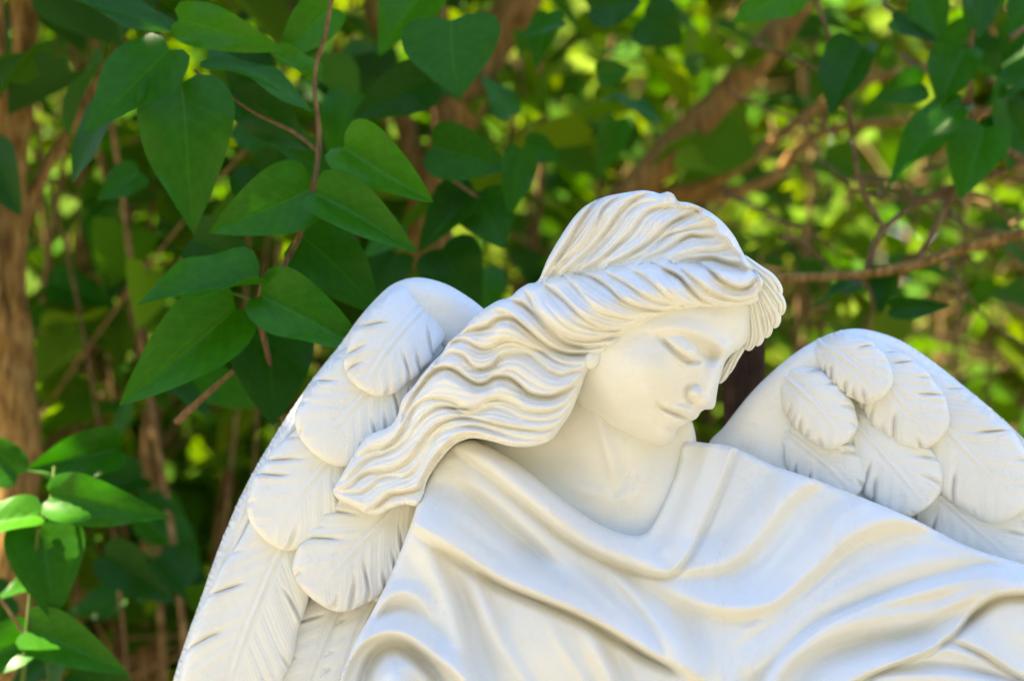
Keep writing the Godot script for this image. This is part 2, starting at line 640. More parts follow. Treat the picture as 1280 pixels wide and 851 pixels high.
	# sleeve of the near arm: round folds and the shoulder of the arm below
	r.stroke([[470, 768, 0.3], [486, 742], [505, 734], [526, 742], [545, 768, 0.3]], 8, 20, 7, 2, 0)
	r.stroke([[466, 775, 0.3], [486, 754], [510, 750], [530, 762, 0.3]], -6, 7, 9)
	r.stroke([[424, 870, 0.7], [436, 825], [456, 796], [484, 783], [512, 787], [545, 810], [580, 840], [605, 875, 0.6]], 17, 26, 8, 2, 0)
	r.stroke([[450, 880, 0.7], [462, 826], [482, 801], [508, 800], [540, 826], [570, 870, 0.7]], -13, 9, 14)
	r.bump(496, 846, 40, 46, 10, 40)
	r.stroke([[476, 850, 0.2], [500, 822, 0.8], [530, 835], [552, 870, 0.5]], 5, 8, 10)
	r.blur(2)
	var mesh := r.mesh(8.0, 17.0, -70.0)
	var o := part("robe", mesh, M.marble, st)
	o.set_meta("label", "smooth white robe with a broad collar band and deep folds")

func build_head(st: Node3D) -> void:
	# neck and breast above the collar
	var n := Relief.new()
	n.setup(self, [[590, 560], [610, 515], [690, 470], [735, 420], [800, 420], [850, 500], [866, 560], [850, 640], [810, 700], [760, 690], [700, 655], [640, 610]], 2.0)
	n.base(func(x: float, y: float) -> float:
		var z := -16.0 + 0.16 * (y - 560.0)
		var c := 762.0 + 0.12 * (y - 560.0)
		z += 52.0 * exp(-pow((x - c) / 62.0, 2.0)) * smoothstep(660.0, 540.0, y)
		z += 14.0 * smoothstep(560.0, 640.0, y)
		return z)
	n.stroke([[730, 470, 0.5], [745, 520], [760, 570], [772, 612, 0.6]], 7, 16, 12, 2, 2)
	n.stroke([[775, 560, 0.3], [776, 590], [768, 612, 0.6]], -7, 10, 14)
	n.stroke([[810, 560, 0.3], [800, 600, 0.8], [782, 620, 0.6]], 6, 14, 14)
	n.stroke([[690, 585, 0.2], [730, 608, 0.8], [766, 618, 0.5]], 5, 14, 16)
	n.blur(3)
	part("neck", n.mesh(10.0, 10.0, -60.0), M.marble, st)
	# head with the face
	var r := Relief.new()
	r.setup(self, [[700, 350], [712, 315], [735, 282], [765, 262], [800, 254], [840, 258], [880, 277], [905, 300], [925, 330], [937, 360], [938, 385], [935, 405], [931, 421],
		[922, 433], [909, 442], [901, 452], [897, 464], [893, 478], [890.5, 492], [889, 503], [885, 509.5], [876, 510], [871, 513], [868, 518], [864, 522], [857, 524.5], [853, 528], [846, 531.5], [841, 537], [839, 545],
		[833, 553], [822, 557], [806, 557.5], [786, 556], [764, 552], [738, 536], [716, 505], [702, 455], [698, 400]], 1.1)
	r.base(func(x: float, y: float) -> float:
		var z := head_z(x, y) - 12.0
		z -= 0.0016 * pow(maxf(0.0, x - 835.0), 2.0) * 2.2
		return z)
	# jaw turns back towards the neck
	r.stroke([[700, 450, 0.7], [722, 510], [752, 546], [795, 566], [830, 568, 0.7]], -34, 44, 60, 2, 2)
	# cheek and the plane under it
	r.bump(806, 464, 56, 48, 30, 13)
	r.bump(808, 492, 20, 15, 40, 4)
	r.bump(790, 520, 40, 26, 30, -4)
	# forehead, brow, socket
	r.bump(872, 398, 60, 26, 8, 6)
	r.stroke([[812, 412, 0.2], [836, 411, 0.8], [862, 415], [885, 424], [902, 437, 0.8]], 9, 18, 9, 2, 2)
	r.stroke([[822, 420, 0.2], [845, 424, 0.6], [868, 432], [888, 440], [900, 450, 0.5]], -5, 10, 16, 0, 2)
	r.bump(884, 443, 19, 16, 30, -15)
	# eye: lowered lid over the ball, the slit, the lower lid
	r.bump(849, 433, 29, 17, 36, 14)
	r.bump(860, 440, 12, 10, 40, 6)
	r.stroke([[822, 421, 0.2], [832, 430], [843, 440], [856, 449], [866, 450, 0.5]], -13.0, 2.2, 8, 1, 0)
	r.stroke([[828, 434, 0.2], [840, 446, 0.8], [854, 456, 0.8], [868, 456, 0.2]], 3.5, 5, 8)
	r.stroke([[869, 430, 0.3], [869.5, 440], [867, 450, 0.6]], -6, 5, 3)
	# nose
	r.stroke([[900, 440, 0.3], [895, 458, 0.7], [887, 478], [880, 496], [876, 506, 0.8]], 21, 10, 21, 2, 2)
	r.bump(880, 500, 12, 10, 0, 7)
	r.bump(864, 490, 10.5, 10, 20, 14)
	r.stroke([[866, 478, 0.4], [857, 481, 0.9], [853, 489], [856, 498, 0.8], [864, 502, 0.4]], -8.5, 4, 3.5)
	r.bump(868, 507, 9, 4, 10, -10)
	r.stroke([[852, 488, 0.2], [845, 500, 0.7], [832, 507, 0.3]], -4, 9, 8)
	# lips and chin
	r.bump(858, 512, 16, 8, 30, 8)
	r.stroke([[829, 506, 0.3], [842, 507, 0.8], [855, 514], [862, 519, 0.8]], 6, 7, 4)
	r.stroke([[818, 502.5, 0.5], [824, 508], [832, 512], [843, 516.5], [856, 521, 0.9]], -11, 3.5, 3.0)
	r.stroke([[832, 517, 0.3], [842, 522], [852, 526, 0.8]], 8, 6, 6)
	r.bump(836, 532, 15, 7, 30, -8)
	r.bump(824, 544, 22, 16, 10, 12)
	r.stroke([[819, 498, 0.3], [816, 504, 0.8], [819, 511, 0.3]], -5, 6, 4)
	r.blur(2)
	var face := part("head", r.mesh(13.0, 34.0, -90.0), M.marble, st)
	face.set_meta("label", "bowed smooth face with lowered eyelids")
	# ear lobe peeping from the hair
	part("ear", hair_lock([[748, 438, 90, 4, 3], [742, 444, 92, 8, 6], [737, 452, 92, 9, 6], [734, 460, 88, 5, 3]], 1, 0.0, 0.0, 1.5), M.marble, face)

func build_hair(st: Node3D) -> void:
	var hair := Node3D.new()
	hair.name = "hair"
	hair.set_meta("label", "carved wavy hair parted along the crown and flowing over one shoulder")
	st.add_child(hair)
	var r := Relief.new()
	r.setup(self, [[672, 352], [684, 325], [701, 296], [719, 271], [736, 257], [757, 249], [783, 244], [800, 242], [812, 243.5], [822, 246], [830, 243.5], [838, 247], [843, 255], [856, 257], [870, 262], [886, 271],
		[900, 283], [912, 298], [920, 313], [928, 327], [938, 340], [947, 352], [944, 368], [940, 378], [925, 383], [900, 385], [879, 385], [850, 388], [828, 394], [805, 404], [783, 419], [762, 433], [748, 443], [738, 452],
		[733, 463], [727, 477], [720, 495], [712, 514], [700, 532], [688, 547], [666, 555], [639, 555], [614, 548.5], [592, 545], [577, 549], [566, 556], [553, 571], [543, 585], [536, 598], [531, 618], [523, 628],
		[509, 626], [491.5, 631], [479, 637.5], [462, 637.5], [447, 629], [428, 620], [421, 609], [430, 593], [444.6, 568], [457, 549], [467, 540], [489, 531], [499, 519], [506, 497], [519, 482], [531, 466], [543, 452],
		[555, 440], [562, 428], [574, 418], [583, 410], [589, 402], [600, 391], [610, 384], [622, 377], [632, 374], [640, 371], [648, 363], [660, 356]], 1.15)
	r.base(func(x: float, y: float) -> float:
		var long := lerpf(14.0, 92.0, smoothstep(430.0, 720.0, x)) + 18.0 * exp(-pow((x - 560.0) / 60.0, 2.0))
		return maxf(head_z(x, y) + 7.0, long + 12.0))
	r.blur(6)
	# the roll along the brow stands out, with the parting above it
	r.stroke([[600, 400, 0.1], [640, 404, 0.7], [700, 397], [760, 378], [830, 362], [900, 352], [940, 356, 0.7]], 20, 42, 42, 2, 2)
	r.stroke([[655, 360, 0.2], [678, 350, 0.8], [698, 345], [721, 343], [755, 336], [783, 332], [817, 329], [867, 329.5], [896, 333], [921, 338], [938, 343, 0.6]], -11, 12, 9)
	# crest of the crown, behind it the far side of the head
	r.stroke([[812, 242, 0.3], [839, 252, 0.8], [843, 262], [865, 266], [870, 274], [885, 282], [890, 296], [903, 304], [907, 313], [917, 321], [921, 334], [935, 341], [940, 352], [942, 366, 0.6]], -13, 3.5, 34, 0, 2)
	var crown := [
		[[762, 247], [742, 258], [726, 278], [712, 302], [695, 328], [679, 350]],
		[[783, 246], [764, 255], [751, 267], [744, 284], [732, 304], [709, 326], [687, 347]],
		[[815.5, 245], [793, 252], [773.6, 267], [759, 287], [741.5, 309], [722, 329], [705, 343]],
		[[823, 255], [798, 260], [781, 272], [769, 289], [751, 309], [734, 326], [719, 341]],
		[[841.5, 262], [818, 264.6], [801, 274], [788, 292], [771, 309], [751, 326], [729, 341]],
		[[869, 267], [849, 275], [833, 284], [818, 297], [803, 309], [783.5, 321], [760, 334]],
		[[887.5, 285], [871.5, 287], [852, 291], [834, 297], [820, 307], [805, 319], [786, 330]],
		[[887, 298], [871, 299], [857, 299], [839, 309], [822, 319], [803, 329]],
		[[905, 312], [889, 316.5], [871.5, 316.5], [854, 320], [834, 329]],
		[[918, 334], [901, 331], [884, 326], [864, 328], [847, 330]]]
	carve_locks(r, crown, -11, 15, 6, 3, -3.4)
	var roll := [
		[[622, 390], [636.5, 394], [659, 412], [676, 426.5], [698, 439], [723, 443], [748, 440]],
		[[636, 376], [651, 381], [667, 395], [683, 412], [704, 428], [730, 434], [756, 431]],
		[[655, 364], [662, 376], [668, 388], [680, 401], [697, 416], [719, 425], [746, 425], [769, 420], [792, 409]],
		[[675, 355], [686, 363], [702, 376], [717, 390.5], [734, 403], [754, 412], [775, 412], [800, 401]],
		[[700, 346], [712, 356], [727, 373], [744, 388], [764, 395], [788, 399], [812, 396]],
		[[722, 344], [741.5, 351], [759, 363], [773.6, 376], [791, 384], [813, 389], [838, 388]],
		[[748, 340], [763, 348], [780, 357], [798, 369], [818, 379], [842, 384]],
		[[776, 336], [798, 346], [813, 358], [828, 371], [845, 381], [866, 384]],
		[[815, 333], [830, 341], [844, 349], [858, 364], [872, 376], [893, 383]],
		[[839, 333], [856, 346], [877, 363], [897, 373], [918, 377], [938, 372]],
		[[866, 332], [881, 340], [896, 353], [913, 361], [928, 361], [938, 352]]]
	carve_locks(r, roll, -13, 5, 17, 3, -3.0)
	var long := [
		[[733, 443], [708, 443], [688, 436], [671, 424], [654, 409], [639, 399], [624, 399], [609, 409], [590, 413], [574, 421]],
		[[730, 456], [708, 456], [691, 451], [676, 441], [661, 434], [644, 427], [629, 427], [614, 435], [599.5, 435], [585, 427], [572, 427], [560, 434], [549, 448]],
		[[730, 461], [713, 466], [698, 468.5], [683.5, 462], [669, 451], [659, 444], [641.5, 441], [627, 445], [617, 456], [602, 461], [590, 456], [580, 445], [567, 441], [556, 446], [545, 458]],
		[[733, 466], [713, 483], [693, 493], [676, 494], [659, 489.5], [646, 478], [634, 471], [619, 471], [607, 478], [594.6, 478], [582, 471], [572, 464], [558, 459], [543, 465], [530, 480], [518, 497], [508, 516]],
		[[725, 478], [713, 498], [693, 510.5], [673.6, 513], [656, 510.5], [641.5, 503], [624, 498], [609, 500.6], [597, 508], [582, 509], [568, 501], [548, 497], [533.5, 499], [521, 509], [514, 521.5], [506, 536], [496, 549], [484, 556], [467, 560], [450, 569]],
		[[720.5, 496], [706, 515], [686, 524], [666, 524], [649, 520], [634, 513], [617, 509], [597, 514], [580, 515], [565, 508], [551, 508], [538, 515], [526, 527], [516, 542], [504, 554], [486.5, 564], [469, 569], [457, 577], [440, 593], [425, 602]],
		[[713, 513], [701, 528], [681, 536], [664, 536], [641.5, 533], [622, 529], [599.5, 524], [577, 521], [558, 525], [543, 535], [531, 548.6], [521, 563.5], [509, 576], [491.5, 584], [474, 586], [457, 591], [445, 602], [428, 609]],
		[[703, 528], [688, 544], [666, 547.5], [641.5, 545], [617, 538], [592, 532], [570, 534], [553, 540], [543, 551], [533.5, 566], [523.6, 581], [512, 591], [496, 593], [479, 596], [467, 605], [455, 612], [440, 613], [424, 611]],
		[[600, 542], [575, 544], [556, 559], [543, 576], [533.5, 593], [526, 607], [509, 612], [491.5, 615], [479, 625], [464, 635]]]
	carve_locks(r, long, -14, 14, 5.5, 3, -3.0)
	# far side of the head
	for c in [[[845, 258], [872, 268], [896, 288], [913, 308], [928, 328], [938, 341]], [[862, 262], [888, 275], [907, 295], [922, 316], [936, 340]]]:
		r.stroke(c, -3.5, 4, 5)
	part("hair_mass", r.mesh(11.0, 24.0, -70.0), M.marble, hair)
	var k := 0
	# curls fanning out beyond the forehead
	var fan := [
		[[922, 322], [940, 338], [955, 350], [964, 364], [963, 374]], [[926, 332], [944, 348], [958, 364], [968, 382], [966, 395]], [[928, 342], [944, 362], [955, 380], [962, 398], [959, 410]], [[930, 352], [940, 372], [948, 392], [952, 410], [949, 422]],
		[[930, 362], [936, 384], [940, 404], [942, 420], [938, 432]], [[930, 380], [932, 398], [933, 414], [931, 428], [927, 437]], [[930, 410], [925, 425], [917, 439], [909, 450], [902, 457]], [[925, 420], [919, 434], [911, 449], [904, 461], [897, 469]], [[916, 436], [909, 449], [903, 460], [898, 469], [892, 477]]]
	for i in fan.size():
		var rows := []
		for q in 5:
			rows.append([fan[i][q][0], fan[i][q][1], 60.0 - i * 5.0 - q * 7.0 - (0.0 if i < 6 else 14.0), [3.0, 6.0, 7.5, 7.5, 5.0][q] * (1.0 if i < 6 else 0.75), [4.0, 8.0, 9.0, 8.0, 4.0][q]])
		part("curl", hair_lock(rows, 2 + i % 2, 0.5, k * 1.3 + i, 2.5), M.marble, hair)
		k += 1

# creases between carved locks, in order across the hair; between two of them a few fine strands
func carve_locks(r: Relief, creases: Array, deep: float, wl: float, wr: float, fine: int, fine_deep: float) -> void:
	for cc in creases:
		var c: Array = cc
		var rows := []
		for i in c.size():
			var t := float(i) / (c.size() - 1)
			rows.append([c[i][0], c[i][1], clampf(0.45 + 4.0 * minf(t, 1.0 - t), 0.0, 1.0)])
		var d := deep * (0.8 + 0.35 * sin(c[1][0] * 0.37 + c[1][1] * 0.21))
		r.stroke(rows, d, wl, wr)
		r.stroke(rows, d * 0.45, 3.2, 3.2)
	for k in creases.size() - 1:
		for f in fine:
			var q := (f + 1.0) / (fine + 1.0) + 0.07 * sin(k * 2.3 + f)
			var rows := []
			for i in 13:
				var t := i / 12.0
				var a := along_line(creases[k], t)
				var b := along_line(creases[k + 1], t)
				var p := a.lerp(b, q + 0.10 * sin(t * 7.0 + k))
				rows.append([p.x, p.y, sin(PI * clampf(t, 0.04, 0.96)) * (1.0 if a.distance_to(b) < 40.0 else 0.4)])
			r.stroke(rows, fine_deep, 3.4, 2.6)

func along_line(c: Array, t: float) -> Vector2:
	var total := 0.0
	for i in c.size() - 1:
		total += Vector2(c[i + 1][0] - c[i][0], c[i + 1][1] - c[i][1]).length()
	var left := t * total
	for i in c.size() - 1:
		var a := Vector2(c[i][0], c[i][1])
		var b := Vector2(c[i + 1][0], c[i + 1][1])
		var d := a.distance_to(b)
		if left <= d or i == c.size() - 2:
			return a.lerp(b, clampf(left / d, 0.0, 1.0))
		left -= d
	return Vector2.ZERO

func build_wings(st: Node3D) -> void:
	# near wing
	var r := Relief.new()
	r.setup(self, [[640, 440], [622, 404], [602, 384], [580, 368], [558, 356], [532, 349], [512, 350], [492, 358], [472, 376], [452, 399], [430, 430], [395, 474], [352, 538], [314, 604], [284, 672],
		[256, 750], [236, 806], [222, 856], [200, 960], [230, 1040], [420, 1060], [520, 960], [600, 780], [640, 640]], 2.5)
	r.base(func(x: float, y: float) -> float: return -62.0 - 0.05 * (y - 400.0) + 22.0 * exp(-pow((x - 545.0) / 70.0, 2.0) - pow((y - 385.0) / 55.0, 2.0)))
	r.blur(1)
	var wing := part("wing", r.mesh(22.0, 22.0, -130.0), M.marble, st)
	wing.set_meta("label", "carved wing behind the flowing hair")
	var near := [
		[[[470, 420, -78], [410, 480, -67], [362, 545, -59], [326, 615, -59]], 92, 0.6, 0.7, 6, 12],
		[[[400, 510, -81], [340, 600, -70], [300, 680, -65], [270, 770, -65]], 88, 0.6, 0.7, 6, 13],
		[[[340, 640, -86], [288, 730, -76], [252, 820, -73], [228, 930, -76]], 84, 0.6, 0.7, 6, 2],
		[[[455, 690, -67], [412, 790, -59], [372, 890, -59], [340, 980, -65]], 104, 0.7, 0.7, 6, 3],
		[[[500, 690, -59], [456, 780, -54], [428, 870, -54], [400, 960, -59]], 80, 0.7, 0.7, 6, 4],
		[[[400, 585, -54], [352, 690, -40], [308, 800, -36], [280, 900, -40]], 128, 0.6, 0.72, 7, 5],
		[[[540, 630, -43], [504, 680, -35], [464, 740, -32]], 74, 0.7, 0.6, 5, 6],
		[[[480, 490, -46], [412, 575, -30], [364, 632, -20], [332, 664, -19]], 118, 0.65, 0.62, 7, 7],
		[[[535, 590, -40], [482, 645, -27], [430, 700, -17], [396, 742, -16]], 124, 0.65, 0.6, 7, 8],
		[[[530, 410, -40], [472, 475, -24], [424, 530, -11], [395, 562, -8]], 120, 0.65, 0.6, 7, 9],
		[[[545, 372, -66], [516, 402, -32], [486, 438, -10], [457, 487, -2]], 100, 0.8, 0.45, 7, 10]]
	add_feathers(near, wing, 11, r)
	# far wing
	var f := Relief.new()
	f.setup(self, [[880, 556], [900, 530], [930, 492], [958, 464], [986, 441], [1012, 425], [1036, 415], [1062, 411], [1090, 416], [1120, 428], [1160, 455], [1200, 487], [1240, 521], [1285, 565], [1330, 625], [1370, 700], [1390, 800], [1300, 860], [1100, 760], [960, 660], [900, 600]], 2.5)
	f.base(func(x: float, y: float) -> float: return -70.0 - 0.06 * (x - 900.0) + 12.0 * exp(-pow((x - 960.0) / 80.0, 2.0)))
	f.blur(1)
	var wing2 := part("wing", f.mesh(24.0, 24.0, -130.0), M.marble, st)
	wing2.set_meta("label", "carved wing beyond the face")
	var far := [
		[[[1200, 590, -108], [1270, 680, -97], [1320, 760, -92], [1360, 840, -100]], 110, 0.6, 0.7, 6, 1],
		[[[1120, 440, -111], [1215, 515, -97], [1290, 600, -89], [1345, 700, -94]], 112, 0.6, 0.7, 6, 2],
		[[[990, 550, -92], [1050, 620, -81], [1090, 670, -76], [1120, 720, -76]], 96, 0.6, 0.7, 6, 10],
		[[[1100, 550, -100], [1180, 630, -86], [1225, 670, -81], [1262, 705, -78]], 106, 0.6, 0.6, 6, 3],
		[[[1090, 446, -94], [1160, 520, -81], [1210, 575, -70], [1264, 634, -65]], 116, 0.6, 0.62, 7, 4],
		[[[945, 515, -81], [990, 548, -71], [1028, 580, -65], [1062, 616, -61]], 82, 0.6, 0.6, 6, 5],
		[[[1035, 500, -86], [1080, 548, -73], [1115, 588, -61], [1148, 630, -55]], 102, 0.6, 0.58, 7, 6],
		[[[1045, 432, -89], [1085, 466, -73], [1122, 504, -61], [1162, 548, -53]], 92, 0.6, 0.56, 7, 7],
		[[[965, 462, -73], [998, 490, -61], [1024, 518, -51], [1050, 550, -44]], 76, 0.6, 0.52, 6, 8],
		[[[1010, 424, -76], [1044, 445, -61], [1070, 466, -50], [1096, 494, -42]], 72, 0.6, 0.5, 6, 9]]
	add_feathers(far, wing2, 77, f)

func add_feathers(list: Array, wing: Node3D, seed_: int, r: Relief) -> void:
	var rng := RandomNumberGenerator.new()
	rng.seed = seed_
	for f in list:
		var cuts := []
		for side in [-1, 1]:
			var t := rng.randf_range(0.3, 0.42)
			while t < 1.12:
				cuts.append([side, t, rng.randf_range(0.2, 0.72)])
				t += rng.randf_range(0.08, 0.2)
		f[0][0][2] -= 14.0
		part("feather", feather(f[0], f[1], f[2], f[3], f[4], cuts, f[5] * 1.3, r), M.marble, wing)

# ------------------------------------------------------------------ materials
func lin(r: float, g: float, b: float) -> Color:
	return Color(r, g, b).linear_to_srgb()

func noise_texture(seed_: int, freq: float, octaves: int, stops: Array, size := 512, warp := 0.0) -> NoiseTexture2D:
	var n := FastNoiseLite.new()
	n.seed = seed_
	n.frequency = freq
	n.fractal_octaves = octaves
	if warp > 0.0:
		n.domain_warp_enabled = true
		n.domain_warp_amplitude = warp
	var t := NoiseTexture2D.new()
	t.width = size
	t.height = size
	t.seamless = true
	t.noise = n
	if stops.size():
		var g := Gradient.new()
		var off := PackedFloat32Array()
		var col := PackedColorArray()
		for s in stops:
			off.append(s[0])
			col.append(s[1])
		g.offsets = off
		g.colors = col
		t.color_ramp = g
	return t

func leaf_texture() -> ImageTexture:
	# a pale midrib and side veins on mottled green; u across, v from base to tip
	var w := 128
	var h := 192
	var im := Image.create(w, h, false, Image.FORMAT_RGB8)
	var n := FastNoiseLite.new()
	n.seed = 3
	n.frequency = 0.035
	n.fractal_octaves = 4
	for j in h:
		for i in w:
			var u := absf((i + 0.5) / w * 2.0 - 1.0)
			var v := (j + 0.5) / h
			var c := 0.88 + 0.07 * n.get_noise_2d(i, j)
			var vein := exp(-pow(u / 0.028, 2.0)) * (1.0 - 0.5 * v)
			var q := (v - u * 0.34) * 8.5
			var f := absf(q - roundf(q))
			vein = maxf(vein, 0.36 * exp(-pow(f / 0.045, 2.0)) * smoothstep(1.0, 0.7, u))
			var spot := 1.0 if n.get_noise_2d(i * 3.1 + 500.0, j * 3.1) > 0.6 else 0.0
			var base := Color(0.80 * c, 0.90 * c, 0.80 * c).lerp(Color(1.0, 1.0, 0.78), vein * 0.8 + spot * 0.2)
			im.set_pixel(i, j, base)
	return ImageTexture.create_from_image(im)

func leaf_material(tex: Texture2D, c: Color, back: Color, rough: float) -> StandardMaterial3D:
	var m := StandardMaterial3D.new()
	m.albedo_texture = tex
	m.albedo_color = c
	m.roughness = rough
	m.metallic_specular = 0.28
	m.backlight_enabled = true
	m.backlight = back
	m.cull_mode = BaseMaterial3D.CULL_DISABLED
	return m

func bark(c0: Color, c1: Color, c2: Color, seed_: int, scale_: float) -> StandardMaterial3D:
	var m := StandardMaterial3D.new()
	m.albedo_texture = noise_texture(seed_, 0.02, 5, [[0.0, c0], [0.45, c1], [1.0, c2]], 256, 20.0)
	m.uv1_triplanar = true
	m.uv1_scale = Vector3(scale_ * 2.0, scale_ * 0.5, scale_ * 2.0)
	m.roughness = 0.9
	m.metallic_specular = 0.25
	return m

func make_materials() -> void:
	var m := StandardMaterial3D.new()
	m.albedo_texture = noise_texture(5, 0.006, 5, [[0.0, Color(0.85, 0.84, 0.81)], [0.3, Color(0.88, 0.872, 0.848)], [0.485, Color(0.888, 0.882, 0.86)], [0.5, Color(0.835, 0.825, 0.80)], [0.515, Color(0.888, 0.882, 0.86)], [0.7, Color(0.893, 0.888, 0.868)], [1.0, Color(0.90, 0.896, 0.88)]], 512, 60.0)
	m.uv1_triplanar = true
	m.uv1_scale = Vector3(3, 3, 3)
	m.roughness = 0.4
	m.metallic_specular = 0.45
	m.heightmap_enabled = true
	m.heightmap_texture = noise_texture(8, 0.05, 4, [], 512)
	m.heightmap_scale = 0.035
	m.subsurf_scatter_enabled = true
	m.subsurf_scatter_strength = 0.12
	M.marble = m
	var tex := leaf_texture()
	var back := Color(0.70, 0.80, 0.03)
	M.leaf = [leaf_material(tex, lin(0.066, 0.245, 0.006), back, 0.36), leaf_material(tex, lin(0.056, 0.205, 0.007), back, 0.36), leaf_material(tex, lin(0.10, 0.31, 0.006), back, 0.36), leaf_material(tex, lin(0.038, 0.14, 0.007), back, 0.38)]
	var f := leaf_material(null, Color.WHITE, Color(0.98, 0.95, 0.03), 0.55)
	f.vertex_color_use_as_albedo = true
	f.metallic_specular = 0.2
	f.roughness = 0.7
	M.foliage = f
	M.bark = bark(lin(0.04, 0.02, 0.006), lin(0.23, 0.125, 0.032), lin(0.44, 0.27, 0.09), 21, 9.0)
	M.twig = bark(lin(0.08, 0.042, 0.016), lin(0.22, 0.13, 0.052), lin(0.44, 0.31, 0.16), 31, 14.0)
	M.brown_twig = bark(lin(0.05, 0.028, 0.012), lin(0.16, 0.095, 0.04), lin(0.26, 0.17, 0.085), 33, 14.0)
	M.green_twig = bark(lin(0.06, 0.09, 0.02), lin(0.10, 0.15, 0.03), lin(0.16, 0.20, 0.06), 37, 14.0)
	M.post = bark(lin(0.020, 0.010, 0.006), lin(0.045, 0.022, 0.012), lin(0.09, 0.045, 0.022), 41, 8.0)
	var g := StandardMaterial3D.new()
	var lawn := StandardMaterial3D.new()
	lawn.albedo_texture = noise_texture(53, 0.03, 5, [[0.0, lin(0.16, 0.20, 0.03)], [0.5, lin(0.32, 0.34, 0.07)], [1.0, lin(0.46, 0.42, 0.16)]], 512, 20.0)
	lawn.uv1_triplanar = true
	lawn.uv1_world_triplanar = true
	lawn.roughness = 1.0
	M.lawn = lawn
	g.albedo_texture = noise_texture(51, 0.012, 6, [[0.0, lin(0.12, 0.10, 0.07)], [0.4, lin(0.24, 0.21, 0.15)], [0.62, lin(0.22, 0.20, 0.12)], [1.0, lin(0.34, 0.31, 0.24)]], 1024, 30.0)
	g.uv1_triplanar = true
	g.uv1_world_triplanar = true
	g.uv1_scale = Vector3(0.35, 0.35, 0.35)
	g.roughness = 1.0
	M.ground = g

# ------------------------------------------------------------------ surroundings
func W(x: float, y: float, z: float) -> Vector3:
	# the point Z metres in front of the statue's plane in the direction of a photo pixel
	return P(x, y, z * S)

func tube(pts: Array, mat: Material, parent: Node3D, called: String, sides := 8) -> MeshInstance3D:
	# rows of [x, y, z, radius] in metres
	var v := PackedVector3Array()
	var idx := PackedInt32Array()
	for k in pts.size():
		var p := Vector3(pts[k][0], pts[k][1], pts[k][2])
		var a: Array = pts[maxi(k - 1, 0)]
		var b: Array = pts[mini(k + 1, pts.size() - 1)]
		var t := (Vector3(b[0], b[1], b[2]) - Vector3(a[0], a[1], a[2])).normalized()
		var u := t.cross(Vector3(0.31, 0.2, 1)).normalized()
		var w := t.cross(u)
		for i in sides:
			var an := TAU * i / sides
			var rr: float = pts[k][3] * (1.0 + 0.10 * sin(an * 2.0 + k * 0.9) + 0.05 * sin(an * 3.0 + k * 2.1))
			v.append(p + (u * cos(an) + w * sin(an)) * rr)
	for k in pts.size() - 1:
		for i in sides:
			var a := k * sides + i
			var b := k * sides + (i + 1) % sides
			idx.append_array([a, b, a + sides, b, b + sides, a + sides])
	for e in [0, pts.size() - 1]:
		v.append(Vector3(pts[e][0], pts[e][1], pts[e][2]))
		for i in sides:
			var a: int = e * sides + i
			var b: int = e * sides + (i + 1) % sides
			idx.append_array([v.size() - 1, b, a] if e == 0 else [v.size() - 1, a, b])
	return part(called, smooth_mesh(v, idx), mat, parent)

func stem(px: Array, mat: Material, parent: Node3D, called := "stem", sides := 9) -> MeshInstance3D:
	# rows of [photo x, photo y, z in metres, half width in photo pixels]; smooth
	var l := spline(px, 22.0)
	var rows := []
	for p in l:
		var q := W(p[0], p[1], p[2])
		rows.append([q.x, q.y, q.z, p[3] / S * (1.0 - p[2] / D)])
	return tube(rows, mat, parent, called, sides)

func leaf_mesh(nt: int, ns: int, fold: float, droop: float, wave: float, seed_: float) -> ArrayMesh:
	# unit lilac leaf: y from stalk to tip, x across (width 1), z up
	var v := PackedVector3Array()
	var uv := PackedVector2Array()
	var idx := PackedInt32Array()
	for k in nt + 1:
		var t := float(k) / nt
		var f := pow(sin(PI * pow(clampf(t * 0.985 + 0.015, 0.0, 1.0), 0.56)), 0.86) if k < nt else 0.0
		for i in ns + 1:
			var s := float(i) / ns * 2.0 - 1.0
			var x := s * f * 0.5
			var a := absf(s)
			var y := t - 0.13 * a * pow(1.0 - t, 5.0) * f - 0.03 * a * f
			var z := fold * absf(x) - droop * t * t + wave * a * a * sin(t * 9.0 + seed_ + s) * 0.5 * f
			z += 0.014 * cos((t - a * 0.34) * 8.5 * TAU) * f * a * (1.0 - a) * 3.0
			x += 0.03 * sin(t * 3.0 + seed_)
			v.append(Vector3(x, y, z))
			uv.append(Vector2((s + 1.0) * 0.5, t))
	for k in nt:
		for i in ns:
			var a := k * (ns + 1) + i
			idx.append_array([a, a + ns + 1, a + 1, a + 1, a + ns + 1, a + ns + 2])
	return smooth_mesh(v, idx, uv)

var gaps: Array = []   # places that a gap in the shade tree's crown lets the sun reach
var leaf_shapes: Array = []
var small_leaf: ArrayMesh

# one leaf of a shrub: photo pixels of the stalk end and the tip, width in pixels, depth of stalk and tip in metres, turn about its axis in degrees
func leaf(parent: Node3D, l: Array, rng: RandomNumberGenerator) -> void:
	var a := W(l[0], l[1], l[5])
	var b := W(l[2], l[3], l[6])
	var axis := b - a
	var leng := axis.length()
	axis /= leng
	var nrm := (Vector3(0, 0.6, 1) - axis * axis.dot(Vector3(0, 0.6, 1))).normalized().rotated(axis, deg_to_rad(l[7]))
	var across := axis.cross(nrm)
	var wide: float = l[4] / S * (1.0 - l[5] / D)
	var o := MeshInstance3D.new()
	o.name = "leaf"
	o.mesh = leaf_shapes[rng.randi() % leaf_shapes.size()]
	o.material_override = M.leaf[l[8]]
	parent.add_child(o, true)
	o.transform = Transform3D(Basis(across * wide, axis * leng, nrm * leng), a - parent.position)

